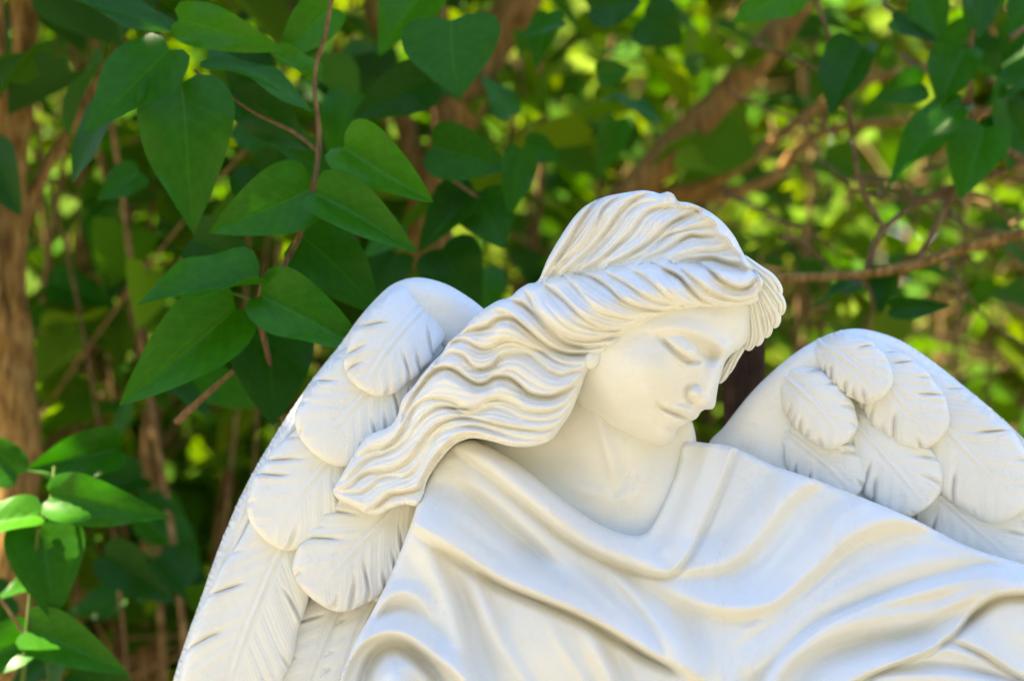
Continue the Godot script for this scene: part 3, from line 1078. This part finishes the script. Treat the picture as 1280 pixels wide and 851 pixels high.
func foliage(parent: Node3D, spots: Array, size: float, tint: Array, rng: RandomNumberGenerator, called := "foliage") -> void:
	# SPOTS: [centre, spread, count]
	var total := 0
	for s in spots:
		total += s[2]
	var mm := MultiMesh.new()
	mm.transform_format = MultiMesh.TRANSFORM_3D
	mm.use_colors = true
	mm.mesh = small_leaf
	mm.instance_count = total
	var k := 0
	for s in spots:
		for i in s[2]:
			var p: Vector3 = s[0] + Vector3(rng.randfn(), rng.randfn() * 0.8, rng.randfn()) * s[1]
			for q in gaps:
				var off: Vector3 = p - q
				off -= SUN_FROM.normalized() * off.dot(SUN_FROM.normalized())
				if off.length() < 0.13:
					p += off.normalized() * 0.13
			var az := rng.randf() * TAU
			var axis := Vector3(cos(az), rng.randf_range(-0.9, 0.25), sin(az)).normalized()
			var up := Vector3(rng.randfn() * 0.5, 1.0, rng.randfn() * 0.5 + 0.35)
			up = (up - axis * axis.dot(up)).normalized()
			var L := size * rng.randf_range(0.6, 1.25)
			mm.set_instance_transform(k, Transform3D(Basis(axis.cross(up) * L * 0.72, axis * L, up * L), p - parent.position))
			var c: Array = tint[rng.randi() % tint.size()]
			var b := rng.randf_range(0.75, 1.25)
			mm.set_instance_color(k, Color(c[0] * b, c[1] * b, c[2] * b))
			k += 1
	var o := MultiMeshInstance3D.new()
	o.name = called
	o.multimesh = mm
	o.material_override = M.foliage
	o.set_meta("kind", "stuff")
	parent.add_child(o, true)

func shrub(label: String, at: Vector3, stems: int, height: float, spread: float, leaves: int, low: float, size: float, tint: Array, seed_: int, group: String, called := "lilac_shrub", twigs := 4) -> Node3D:
	var rng := RandomNumberGenerator.new()
	rng.seed = seed_
	var t := thing(called, label, "shrub" if called != "tree" else "tree", at, group)
	var spots := []
	for i in stems:
		var az := TAU * i / stems + rng.randf_range(-0.5, 0.5)
		var foot := at + Vector3(cos(az), 0, sin(az)) * rng.randf_range(0.03, 0.16)
		var top := at + Vector3(cos(az) * spread * rng.randf_range(0.4, 1.0), height * rng.randf_range(0.75, 1.0), sin(az) * spread * rng.randf_range(0.4, 0.9))
		var rows := []
		var r0 := rng.randf_range(0.007, 0.015)
		var bend := Vector3(rng.randfn(), 0, rng.randfn()) * 0.06
		for k in 9:
			var q := k / 8.0
			var p := foot.lerp(top, q) + bend * sin(q * PI) + Vector3(rng.randfn(), 0, rng.randfn()) * 0.012
			p.y -= spread * 0.12 * q * q
			if k == 0:
				p.y = -0.05
			rows.append([p.x, p.y, p.z, r0 * (1.0 - 0.75 * q)])
			if q >= low:
				spots.append([p, 0.13 + 0.10 * q, int(leaves / float(stems) / 6.0)])
		tube(rows, M.twig, t, "stem", 6)
		# side twigs
		for k in twigs:
			var q := rng.randf_range(0.3, 0.9)
			var b: Array = rows[int(q * 8.0)]
			var d := Vector3(rng.randfn(), rng.randf_range(0.4, 1.2), rng.randfn()).normalized() * rng.randf_range(0.25, 0.6)
			var tw := []
			for j in 5:
				var s := j / 4.0
				tw.append([b[0] + d.x * s, b[1] + d.y * s - 0.06 * s * s, b[2] + d.z * s, maxf(0.0016, b[3] * 0.5 * (1.0 - 0.7 * s))])
			tube(tw, M.twig, t, "twig", 5)
			if q >= low - 0.1:
				spots.append([Vector3(b[0], b[1], b[2]) + d, 0.1, int(leaves / float(stems) / 10.0)])
	foliage(t, spots, size, tint, rng)
	return t

func build_surroundings() -> void:
	var rng := RandomNumberGenerator.new()
	rng.seed = 4
	for q in [[0.16, 0.10, 0.06, 0.0], [0.28, 0.22, 0.10, 1.3], [0.10, 0.02, 0.08, 2.6], [0.36, 0.14, 0.05, 4.0], [0.22, 0.30, 0.16, 5.1], [0.42, 0.06, 0.14, 0.7], [0.08, 0.24, 0.12, 3.3]]:
		leaf_shapes.append(leaf_mesh(16, 10, q[0], q[1], q[2], q[3]))
	small_leaf = leaf_mesh(5, 2, 0.3, 0.18, 0.0, 0.0)
	var p := PlaneMesh.new()
	p.size = Vector2(160, 160)
	var o := part("ground", p, M.ground, self)
	o.set_meta("kind", "structure")
	var lw := PlaneMesh.new()
	lw.size = Vector2(60, 30)
	var la := part("lawn", lw, M.lawn, self)
	la.position = Vector3(0, 0.004, -19.5)
	la.set_meta("kind", "structure")
	gaps = [W(490, 836, 0.08), W(30, 640, -0.28), W(150, 100, -0.15), W(130, 605, -0.26)]
	build_hero_lilac(rng)
	build_mid_leaves()
	build_trunks(rng)
	build_background()
	build_shade_tree()

func build_hero_lilac(rng: RandomNumberGenerator) -> void:
	# the leafy lilac beside the near wing: its leaves can be told apart
	var t := thing("lilac_shrub", "leafy green lilac with broad heart shaped leaves beside the near wing", "shrub", Vector3(-0.33, 0, -0.2), "lilac shrubs behind the statue")
	stem([[300, 2120, -0.24, 7], [310, 1500, -0.24, 6], [360, 900, -0.24, 5], [372, 600, -0.22, 4], [328, 380, -0.16, 3.4], [352, 348, -0.15, 3.4], [385, 285, -0.16, 3.2], [404, 190, -0.17, 3], [398, 105, -0.18, 2.8], [412, 50, -0.18, 2.6], [424, -20, -0.18, 2.4]], M.brown_twig, t)
	stem([[328, 382, -0.16, 2.4], [314, 372, -0.155, 2.0], [300, 368, -0.15, 1.6]], M.green_twig, t, "twig")
	stem([[403, 195, -0.17, 2.4], [372, 170, -0.18, 2.2], [330, 150, -0.19, 2.0], [300, 130, -0.2, 1.8], [250, 95, -0.2, 1.6]], M.brown_twig, t, "twig")
	stem([[385, 285, -0.16, 2.0], [395, 268, -0.155, 1.6], [404, 252, -0.15, 1.4]], M.green_twig, t, "twig")
	stem([[352, 348, -0.15, 1.8], [344, 360, -0.145, 1.4], [336, 370, -0.14, 1.3]], M.green_twig, t, "twig")
	stem([[230, 525, -0.22, 5], [262, 495, -0.2, 3.6], [300, 462, -0.19, 3]], M.brown_twig, t, "twig")
	for l in [
		[340, 395, 345, 530, 112, -0.19, -0.17, -10, 3], [385, 300, 478, 385, 88, -0.18, -0.16, 10, 1], [300, 385, 160, 502, 98, -0.14, -0.11, -18, 0], [328, 358, 181, 374, 90, -0.13, -0.09, 22, 0], [334, 369, 462, 432, 84, -0.12, -0.10, 8, 0],
		[390, 240, 272, 292, 88, -0.16, -0.13, -25, 0], [402, 248, 523, 310, 68, -0.14, -0.11, 12, 0], [436, 188, 542, 255, 76, -0.16, -0.13, 15, 2], [232, 112, 258, 275, 120, -0.15, -0.11, -8, 1], [222, 70, 113, 168, 112, -0.15, -0.12, 14, 1],
		[220, 45, 55, -12, 74, -0.2, -0.17, 30, 3], [232, 34, 350, 66, 58, -0.18, -0.15, 28, 2], [270, 82, 408, 120, 62, -0.18, -0.16, -30, 1], [300, 120, 400, 190, 70, -0.22, -0.24, 20, 3], [320, 210, 385, 290, 80, -0.24, -0.24, 10, 3],
		[250, 300, 330, 330, 70, -0.24, -0.22, 30, 3], [420, 20, 350, 80, 60, -0.24, -0.22, -20, 2], [395, 110, 330, 60, 46, -0.22, -0.2, 25, 2], [150, 140, 95, 230, 70, -0.26, -0.26, 30, 3]]:
		leaf(t, l, rng)
	# low shoots by the trunk
	var b := thing("lilac_shrub", "low lilac shoot with broad leaves in front of the brown trunk", "shrub", Vector3(-0.5, 0, -0.3), "lilac shrubs behind the statue")
	stem([[40, 2200, -0.35, 6], [60, 1400, -0.33, 5], [40, 950, -0.3, 4], [46, 790, -0.28, 3], [62, 650, -0.28, 2.6], [76, 618, -0.28, 2.2], [80, 580, -0.3, 2]], M.green_twig, b)
	stem([[46, 790, -0.28, 2.6], [20, 750, -0.28, 2.2], [-20, 700, -0.28, 2.2]], M.twig, b, "twig")
	for l in [
		[76, 618, 208, 633, 64, -0.27, -0.24, 20, 0], [160, 560, 44, 582, 60, -0.36, -0.34, -24, 1], [60, 640, -70, 662, 62, -0.28, -0.26, 18, 2], [60, 652, 82, 764, 98, -0.29, -0.26, -6, 1], [50, 780, 167, 828, 66, -0.28, -0.25, 14, 0],
		[52, 794, -50, 834, 64, -0.3, -0.27, -14, 0], [34, 592, -40, 532, 56, -0.34, -0.34, -14, 1], [10, 770, -40, 745, 50, -0.32, -0.3, 20, 3], [100, 830, 190, 862, 60, -0.4, -0.4, 20, 3], [140, 690, 230, 745, 60, -0.55, -0.55, 15, 3], [250, 690, 170, 735, 66, -0.6, -0.6, 15, 3]]:
		leaf(b, l, rng)
	# a clump of upright tan stems between the leaves and the trunk
	var clump := thing("lilac_shrub", "clump of upright bare tan stems between the brown trunk and the near wing", "shrub", Vector3(-0.55, 0, -0.85), "lilac shrubs behind the statue")
	for q in 9:
		var x := rng.randf_range(85, 350)
		var z := rng.randf_range(-1.3, -0.7)
		var lean := rng.randf_range(-130, 130)
		var hw := rng.randf_range(1.8, 4.4)
		stem([[x - lean * 0.6, 2500, z, hw * 1.2], [x - lean * 0.3, 1400, z, hw * 1.1], [x + rng.randf_range(-10, 10), 800, z, hw], [x + lean * 0.4 + rng.randf_range(-12, 12), 430, z, hw * 0.85], [x + lean * 0.8, 180, z, hw * 0.75], [x + lean * 1.3 + rng.randf_range(-20, 20), -60, z, hw * 0.6]], M.twig if q % 3 else M.brown_twig, clump, "stem", 7)
	# leaves above the head
	var c := thing("lilac_shrub", "lilac with round dark leaves hanging above the gap between wing and head", "shrub", Vector3(-0.1, 0, -0.42), "lilac shrubs behind the statue")
	stem([[560, 2300, -0.46, 9], [556, 1200, -0.46, 8], [556, 500, -0.46, 6.5], [562, 320, -0.44, 5.5], [548, 180, -0.4, 4.5], [542, 110, -0.36, 4], [552, 40, -0.36, 4], [560, -60, -0.36, 4]], M.twig, c)
	stem([[545, 180, -0.38, 2.6], [552, 215, -0.38, 2.4], [600, 252, -0.38, 2]], M.twig, c, "twig")
	for l in [
		[566, 34, 576, 124, 122, -0.30, -0.27, 4, 1], [541, 106, 446, 152, 66, -0.34, -0.32, -30, 3], [543, 188, 638, 212, 72, -0.36, -0.34, 26, 1], [598, 248, 628, 314, 74, -0.4, -0.38, 10, 1], [552, 314, 600, 388, 84, -0.42, -0.4, 10, 3],
		[548, -12, 468, 62, 100, -0.36, -0.34, 12, 2], [640, 150, 610, 95, 46, -0.5, -0.5, 25, 1], [656, 186, 700, 205, 40, -0.5, -0.5, 25, 1], [500, 320, 470, 390, 60, -0.44, -0.42, 10, 3], [690, 30, 660, 90, 50, -0.6, -0.6, 25, 1], [745, 100, 785, 92, 34, -0.5, -0.5, 35, 1], [800, 30, 850, 60, 70, -0.55, -0.55, 20, 3], [735, 20, 800, 5, 60, -0.55, -0.55, 25, 3]]:
		leaf(c, l, rng)
	# shoots over the far wing
	var d := thing("lilac_shrub", "lilac with green leaves hanging over the thin branches beyond the far wing", "shrub", Vector3(0.55, 0, -0.55), "lilac shrubs behind the statue")
	stem([[1500, 2300, -0.5, 16], [1480, 1200, -0.5, 12], [1420, 500, -0.48, 9], [1330, 260, -0.46, 7], [1240, 190, -0.45, 5], [1205, 160, -0.44, 4], [1200, 90, -0.44, 3], [1205, 20, -0.44, 3]], M.brown_twig, d)
	stem([[1440, 620, -0.5, 9], [1380, 300, -0.46, 8], [1290, 292, -0.45, 7], [1200, 311, -0.44, 6.4], [1130, 334, -0.43, 6.2], [1060, 345, -0.42, 6], [955, 351, -0.41, 5], [860, 362, -0.4, 4]], M.bark, d, "branch")
	stem([[1072, 345, -0.43, 4], [1094, 290, -0.44, 4], [1160, 246, -0.45, 4], [1230, 222, -0.45, 3.6], [1340, 180, -0.46, 3]], M.brown_twig, d, "twig")
	stem([[1134, 332, -0.43, 4], [1160, 285, -0.44, 4], [1184, 235, -0.44, 4], [1200, 190, -0.44, 3.6]], M.brown_twig, d, "twig")
	stem([[1096, 288, -0.44, 3.2], [1066, 235, -0.45, 3], [1052, 140, -0.46, 3], [1030, 60, -0.47, 2.8], [1005, -10, -0.48, 2.6]], M.brown_twig, d, "twig")
	stem([[1070, 347, -0.43, 2.4], [1082, 380, -0.43, 2], [1076, 410, -0.43, 1.6]], M.brown_twig, d, "twig")
	for l in [
		[1216, 165, 1188, 249, 78, -0.42, -0.40, 6, 0], [1194, 142, 1092, 219, 66, -0.42, -0.4, 18, 0], [1196, 70, 1160, 138, 72, -0.43, -0.42, 14, 1], [1142, 112, 1084, 128, 46, -0.44, -0.43, -30, 1], [1144, 6, 1166, 58, 54, -0.44, -0.43, 10, 1],
		[1232, -4, 1194, 46, 58, -0.44, -0.43, 12, 1], [1290, -12, 1250, 46, 64, -0.44, -0.43, 12, 1], [990, -6, 913, 28, 56, -0.4, -0.38, -18, 2], [1104, 384, 1178, 386, 28, -0.42, -0.41, 40, 3], [1100, 340, 1090, 392, 42, -0.44, -0.43, 20, 3],
		[1290, 92, 1214, 128, 54, -0.46, -0.45, 22, 1], [1225, 150, 1290, 200, 60, -0.46, -0.45, 14, 1], [1250, 120, 1300, 160, 60, -0.47, -0.46, 14, 3], [1070, 352, 1000, 372, 40, -0.46, -0.46, 40, 3], [1200, 60, 1240, 100, 50, -0.47, -0.46, 20, 3]]:
		leaf(d, l, rng)
	# a tangle of fine twigs
	for k in 26:
		var x := rng.randf_range(900, 1290)
		var y := rng.randf_range(-20, 330)
		var z := rng.randf_range(-0.95, -0.5)
		var a := rng.randf_range(-0.9, 0.6)
		var l := rng.randf_range(90, 260)
		var rows := []
		for q in 5:
			var u := q / 4.0
			rows.append([x + cos(a) * l * u + rng.randfn() * 7.0, y - sin(a) * l * u + 30.0 * u * u + rng.randfn() * 7.0, z + 0.05 * rng.randfn(), lerpf(3.2, 1.2, u)])
		stem(rows, M.brown_twig, d, "twig", 6)

func build_mid_leaves() -> void:
	# more leaves of the four near lilacs, a little farther back; each area is x, y, width, height in the photograph
	var rng := RandomNumberGenerator.new()
	rng.seed = 31
	for a in [["lilac_shrub", -40, -40, 470, 420, 15], ["lilac_shrub_001", -40, 440, 300, 420, 20], ["lilac_shrub_003", 430, -40, 380, 400, 13], ["lilac_shrub_004", 1040, -40, 280, 190, 8]]:
		var o: Node3D = get_node(NodePath(a[0]))
		for k in a[5]:
			var x: float = a[1] + rng.randf() * a[3]
			var y: float = a[2] + rng.randf() * a[4]
			var z := rng.randf_range(-0.95, -0.34)
			var dir := rng.randf_range(-0.2, PI + 0.2)
			var l := rng.randf_range(50, 100)
			leaf(o, [x, y, x + cos(dir) * l, y + absf(sin(dir)) * l * 0.9 + 12.0, l * rng.randf_range(0.55, 0.85), z, z + rng.randf_range(-0.02, 0.05), rng.randf_range(-35, 35), [0, 1, 1, 3, 3][rng.randi() % 5]], rng)

func build_trunks(rng: RandomNumberGenerator) -> void:
	var a := thing("tree", "forked brown trunk rising beside the lilac shoots", "tree", Vector3(-0.55, 0, -0.6))
	stem([[30, 2400, -0.6, 38], [26, 1300, -0.6, 33], [24, 851, -0.6, 29], [34, 640, -0.6, 27], [36, 540, -0.6, 27], [30, 460, -0.6, 27], [26, 380, -0.6, 22], [28, 280, -0.6, 18], [36, 150, -0.6, 16], [44, 40, -0.6, 15], [50, -200, -0.6, 17], [60, -900, -0.6, 12]], M.bark, a, "trunk", 14)
	stem([[30, 470, -0.6, 20], [8, 400, -0.58, 16], [0, 320, -0.56, 13], [6, 220, -0.55, 10], [14, 100, -0.54, 9], [-10, -200, -0.52, 8]], M.bark, a, "limb", 12)
	stem([[30, 300, -0.6, 12], [70, 215, -0.62, 8], [110, 150, -0.64, 6], [160, 60, -0.66, 5], [200, -60, -0.68, 5]], M.bark, a, "limb")
	foliage(a, [[W(60, -500, -0.6), 0.22, 260], [W(-150, -300, -0.5), 0.2, 200], [W(180, -200, -0.7), 0.16, 120]], 0.09, [[0.05, 0.15, 0.03]], rng, "crown")
	var b := thing("tree", "thick brown trunk leaning up to the right behind the round leaves", "tree", Vector3(-0.1, 0, -1.0))
	stem([[500, 2600, -1.0, 40], [505, 1400, -1.0, 36], [515, 700, -1.0, 31], [528, 380, -1.0, 28], [548, 230, -1.0, 26], [578, 140, -1.0, 26], [618, 60, -1.0, 26], [668, -20, -1.0, 25], [760, -200, -1.0, 26], [840, -600, -1.0, 18]], M.bark, b, "trunk", 14)
	stem([[540, 270, -1.0, 16], [500, 130, -1.02, 13], [470, 20, -1.04, 11], [440, -200, -1.05, 9]], M.bark, b, "limb")
	foliage(b, [[W(800, -500, -1.0), 0.3, 90], [W(500, -350, -1.0), 0.25, 80]], 0.09, [[0.05, 0.15, 0.03]], rng, "crown")
	var c := thing("tree", "bare brown trunk slanting up to the right above the carved hair", "tree", Vector3(0.05, 0, -0.95))
	stem([[640, 2600, -0.95, 32], [650, 1200, -0.95, 29], [690, 520, -0.95, 26], [740, 320, -0.95, 24], [800, 232, -0.95, 22], [862, 166, -0.95, 20], [920, 104, -0.95, 19], [970, 44, -0.95, 18], [1010, -20, -0.95, 17], [1120, -250, -0.95, 13], [1200, -600, -0.95, 9]], M.bark, c, "trunk", 14)
	stem([[800, 250, -0.95, 10], [870, 238, -0.97, 9], [930, 205, -0.99, 8], [1000, 150, -1.0, 7], [1070, 110, -1.02, 6], [1180, 82, -1.05, 5], [1330, 50, -1.08, 4]], M.bark, c, "limb")
	stem([[820, 245, -0.97, 11], [900, 246, -1.0, 9], [960, 225, -1.02, 8], [1010, 175, -1.05, 7], [1090, 160, -1.08, 6], [1200, 150, -1.1, 5], [1330, 120, -1.12, 4]], M.bark, c, "limb")
	foliage(c, [[W(1150, -500, -0.95), 0.3, 90]], 0.09, [[0.05, 0.15, 0.03]], rng, "crown")
	# dark stake behind the face
	var s := thing("wooden_post", "dark brown wooden post between the face and the far wing", "post", W(908, 2300, -0.22))
	var l := []
	for k in 12:
		var q := W(926.0 - k * 2.2, 400.0 + pow(k / 11.0, 1.6) * 1900.0, -0.22)
		l.append([q.x, q.y, q.z, 0.0185])
	tube(l, M.post, s, "shaft", 10)

func build_background() -> void:
	var green := [[0.055, 0.16, 0.006], [0.08, 0.19, 0.006], [0.12, 0.23, 0.007], [0.17, 0.26, 0.008]]   # young and old lilac leaves, mixed on every shrub
	var spots := [
		["dense lilac thicket rising behind the brown trunk", -0.85, -1.25, 12, 2.0, 0.45, 620, 0.4, green, 5],
		["lilac with many bare upright stems between two trunks", -0.42, -1.15, 14, 2.1, 0.36, 460, 0.5, green, 5],
		["tall lilac crowding the thick leaning trunk", 0.0, -1.45, 12, 2.1, 0.42, 520, 0.45, green, 6],
		["airy lilac with thin branches behind the carved head", 0.42, -1.5, 9, 1.9, 0.5, 170, 0.5, green, 12],
		["open sunlit lilac with a tangle of twigs beyond the far wing", 0.8, -1.4, 8, 1.9, 0.55, 160, 0.45, green, 12],
		["lilac at the end of the row beyond the far wing", 1.45, -1.6, 8, 2.0, 0.6, 500, 0.3, green, 6],
		["lilac at the end of the row past the brown trunk", -1.5, -1.6, 8, 2.0, 0.6, 600, 0.3, green, 4],
		["second row lilac with yellow green leaves past the brown trunk", -1.1, -2.7, 10, 2.0, 0.7, 640, 0.2, green, 4],
		["second row lilac with yellow green leaves between the stems", -0.2, -2.9, 10, 2.0, 0.7, 560, 0.2, green, 4],
		["second row lilac catching sun behind the head", 0.7, -3.6, 8, 1.9, 0.7, 200, 0.4, green, 5]]
	spots.append(["low dark lilac filling the foot of the upright stems", -0.75, -1.7, 9, 1.2, 0.5, 800, 0.12, green, 3])
	spots.append(["low dark lilac crouching behind the near wing", -0.25, -1.9, 9, 1.15, 0.5, 700, 0.12, green, 3])
	spots.append(["low leafy lilac behind the foot of the brown trunk", -1.2, -1.9, 9, 1.2, 0.5, 800, 0.12, green, 3])
	var k := 0
	for s in spots:
		shrub(s[0], Vector3(s[1], 0, s[2]), s[3], s[4], s[5], s[6], s[7], 0.09, s[8], 100 + k, "lilac shrubs behind the statue", "lilac_shrub", s[9])
		k += 1
	# sunlit bushes beyond the lawn
	for q in [[-4.2, -9.0], [-2.4, -8.0], [-0.6, -8.6], [1.2, -9.5], [2.8, -8.8], [4.6, -9.6], [0.2, -12.0], [3.4, -13.0], [-3.0, -13.0]]:
		shrub("broad sunlit bush across the clearing behind the lilacs", Vector3(q[0], 0, q[1]), 9, 4.4 + 0.5 * sin(k * 2.0), 1.9, 3000, 0.06, 0.2, [[0.20, 0.28, 0.010], [0.26, 0.32, 0.012], [0.14, 0.22, 0.008], [0.32, 0.31, 0.03]], 200 + k, "bushes across the clearing", "bush")
		k += 1

func build_shade_tree() -> void:
	# tall trees that close the garden behind the photographer and to the sides
	var r2 := RandomNumberGenerator.new()
	r2.seed = 909
	for q in [[-7.5, 5.0], [-4.6, 8.2], [-0.8, 9.4], [3.2, 8.8], [6.6, 6.2], [8.4, 2.0]]:
		var g := thing("tree", "broad tall tree closing the garden opposite the statue", "tree", Vector3(q[0], 0, q[1]), "trees opposite the statue")
		tube([[q[0], -0.1, q[1], 0.22], [q[0] + 0.05, 1.5, q[1], 0.18], [q[0], 3.2, q[1] + 0.1, 0.13], [q[0] - 0.1, 5.0, q[1], 0.05]], M.bark, g, "trunk", 10)
		foliage(g, [[Vector3(q[0], 3.9, q[1]), 0.95, 1500], [Vector3(q[0] - 1.1, 2.8, q[1]), 0.7, 800], [Vector3(q[0] + 1.1, 2.7, q[1]), 0.7, 800], [Vector3(q[0], 1.3, q[1]), 0.9, 700]], 0.26, [[0.05, 0.13, 0.025], [0.07, 0.16, 0.03]], r2, "crown")
	# the tree whose crown keeps the sun off the statue
	var rng := RandomNumberGenerator.new()
	rng.seed = 77
	var c := Vector3(0.05, 1.1, 0) + SUN_FROM.normalized() * 3.0
	var t := thing("tree", "tall shade tree spreading its crown over the statue", "tree", Vector3(-2.7, 0, -0.7))
	tube([[-2.7, -0.1, -0.7, 0.14], [-2.68, 1.0, -0.7, 0.12], [-2.6, 2.2, -0.65, 0.10], [-2.3, 3.2, -0.5, 0.08], [-1.7, 4.2, -0.35, 0.04]], M.bark, t, "trunk", 12)
	tube([[-2.45, 2.8, -0.58, 0.06], [-1.9, 3.3, -0.4, 0.04], [-1.2, 3.6, -0.3, 0.02]], M.bark, t, "limb")
	foliage(t, [[c, 0.40, 2300]], 0.13, [[0.05, 0.15, 0.03]], rng, "crown")
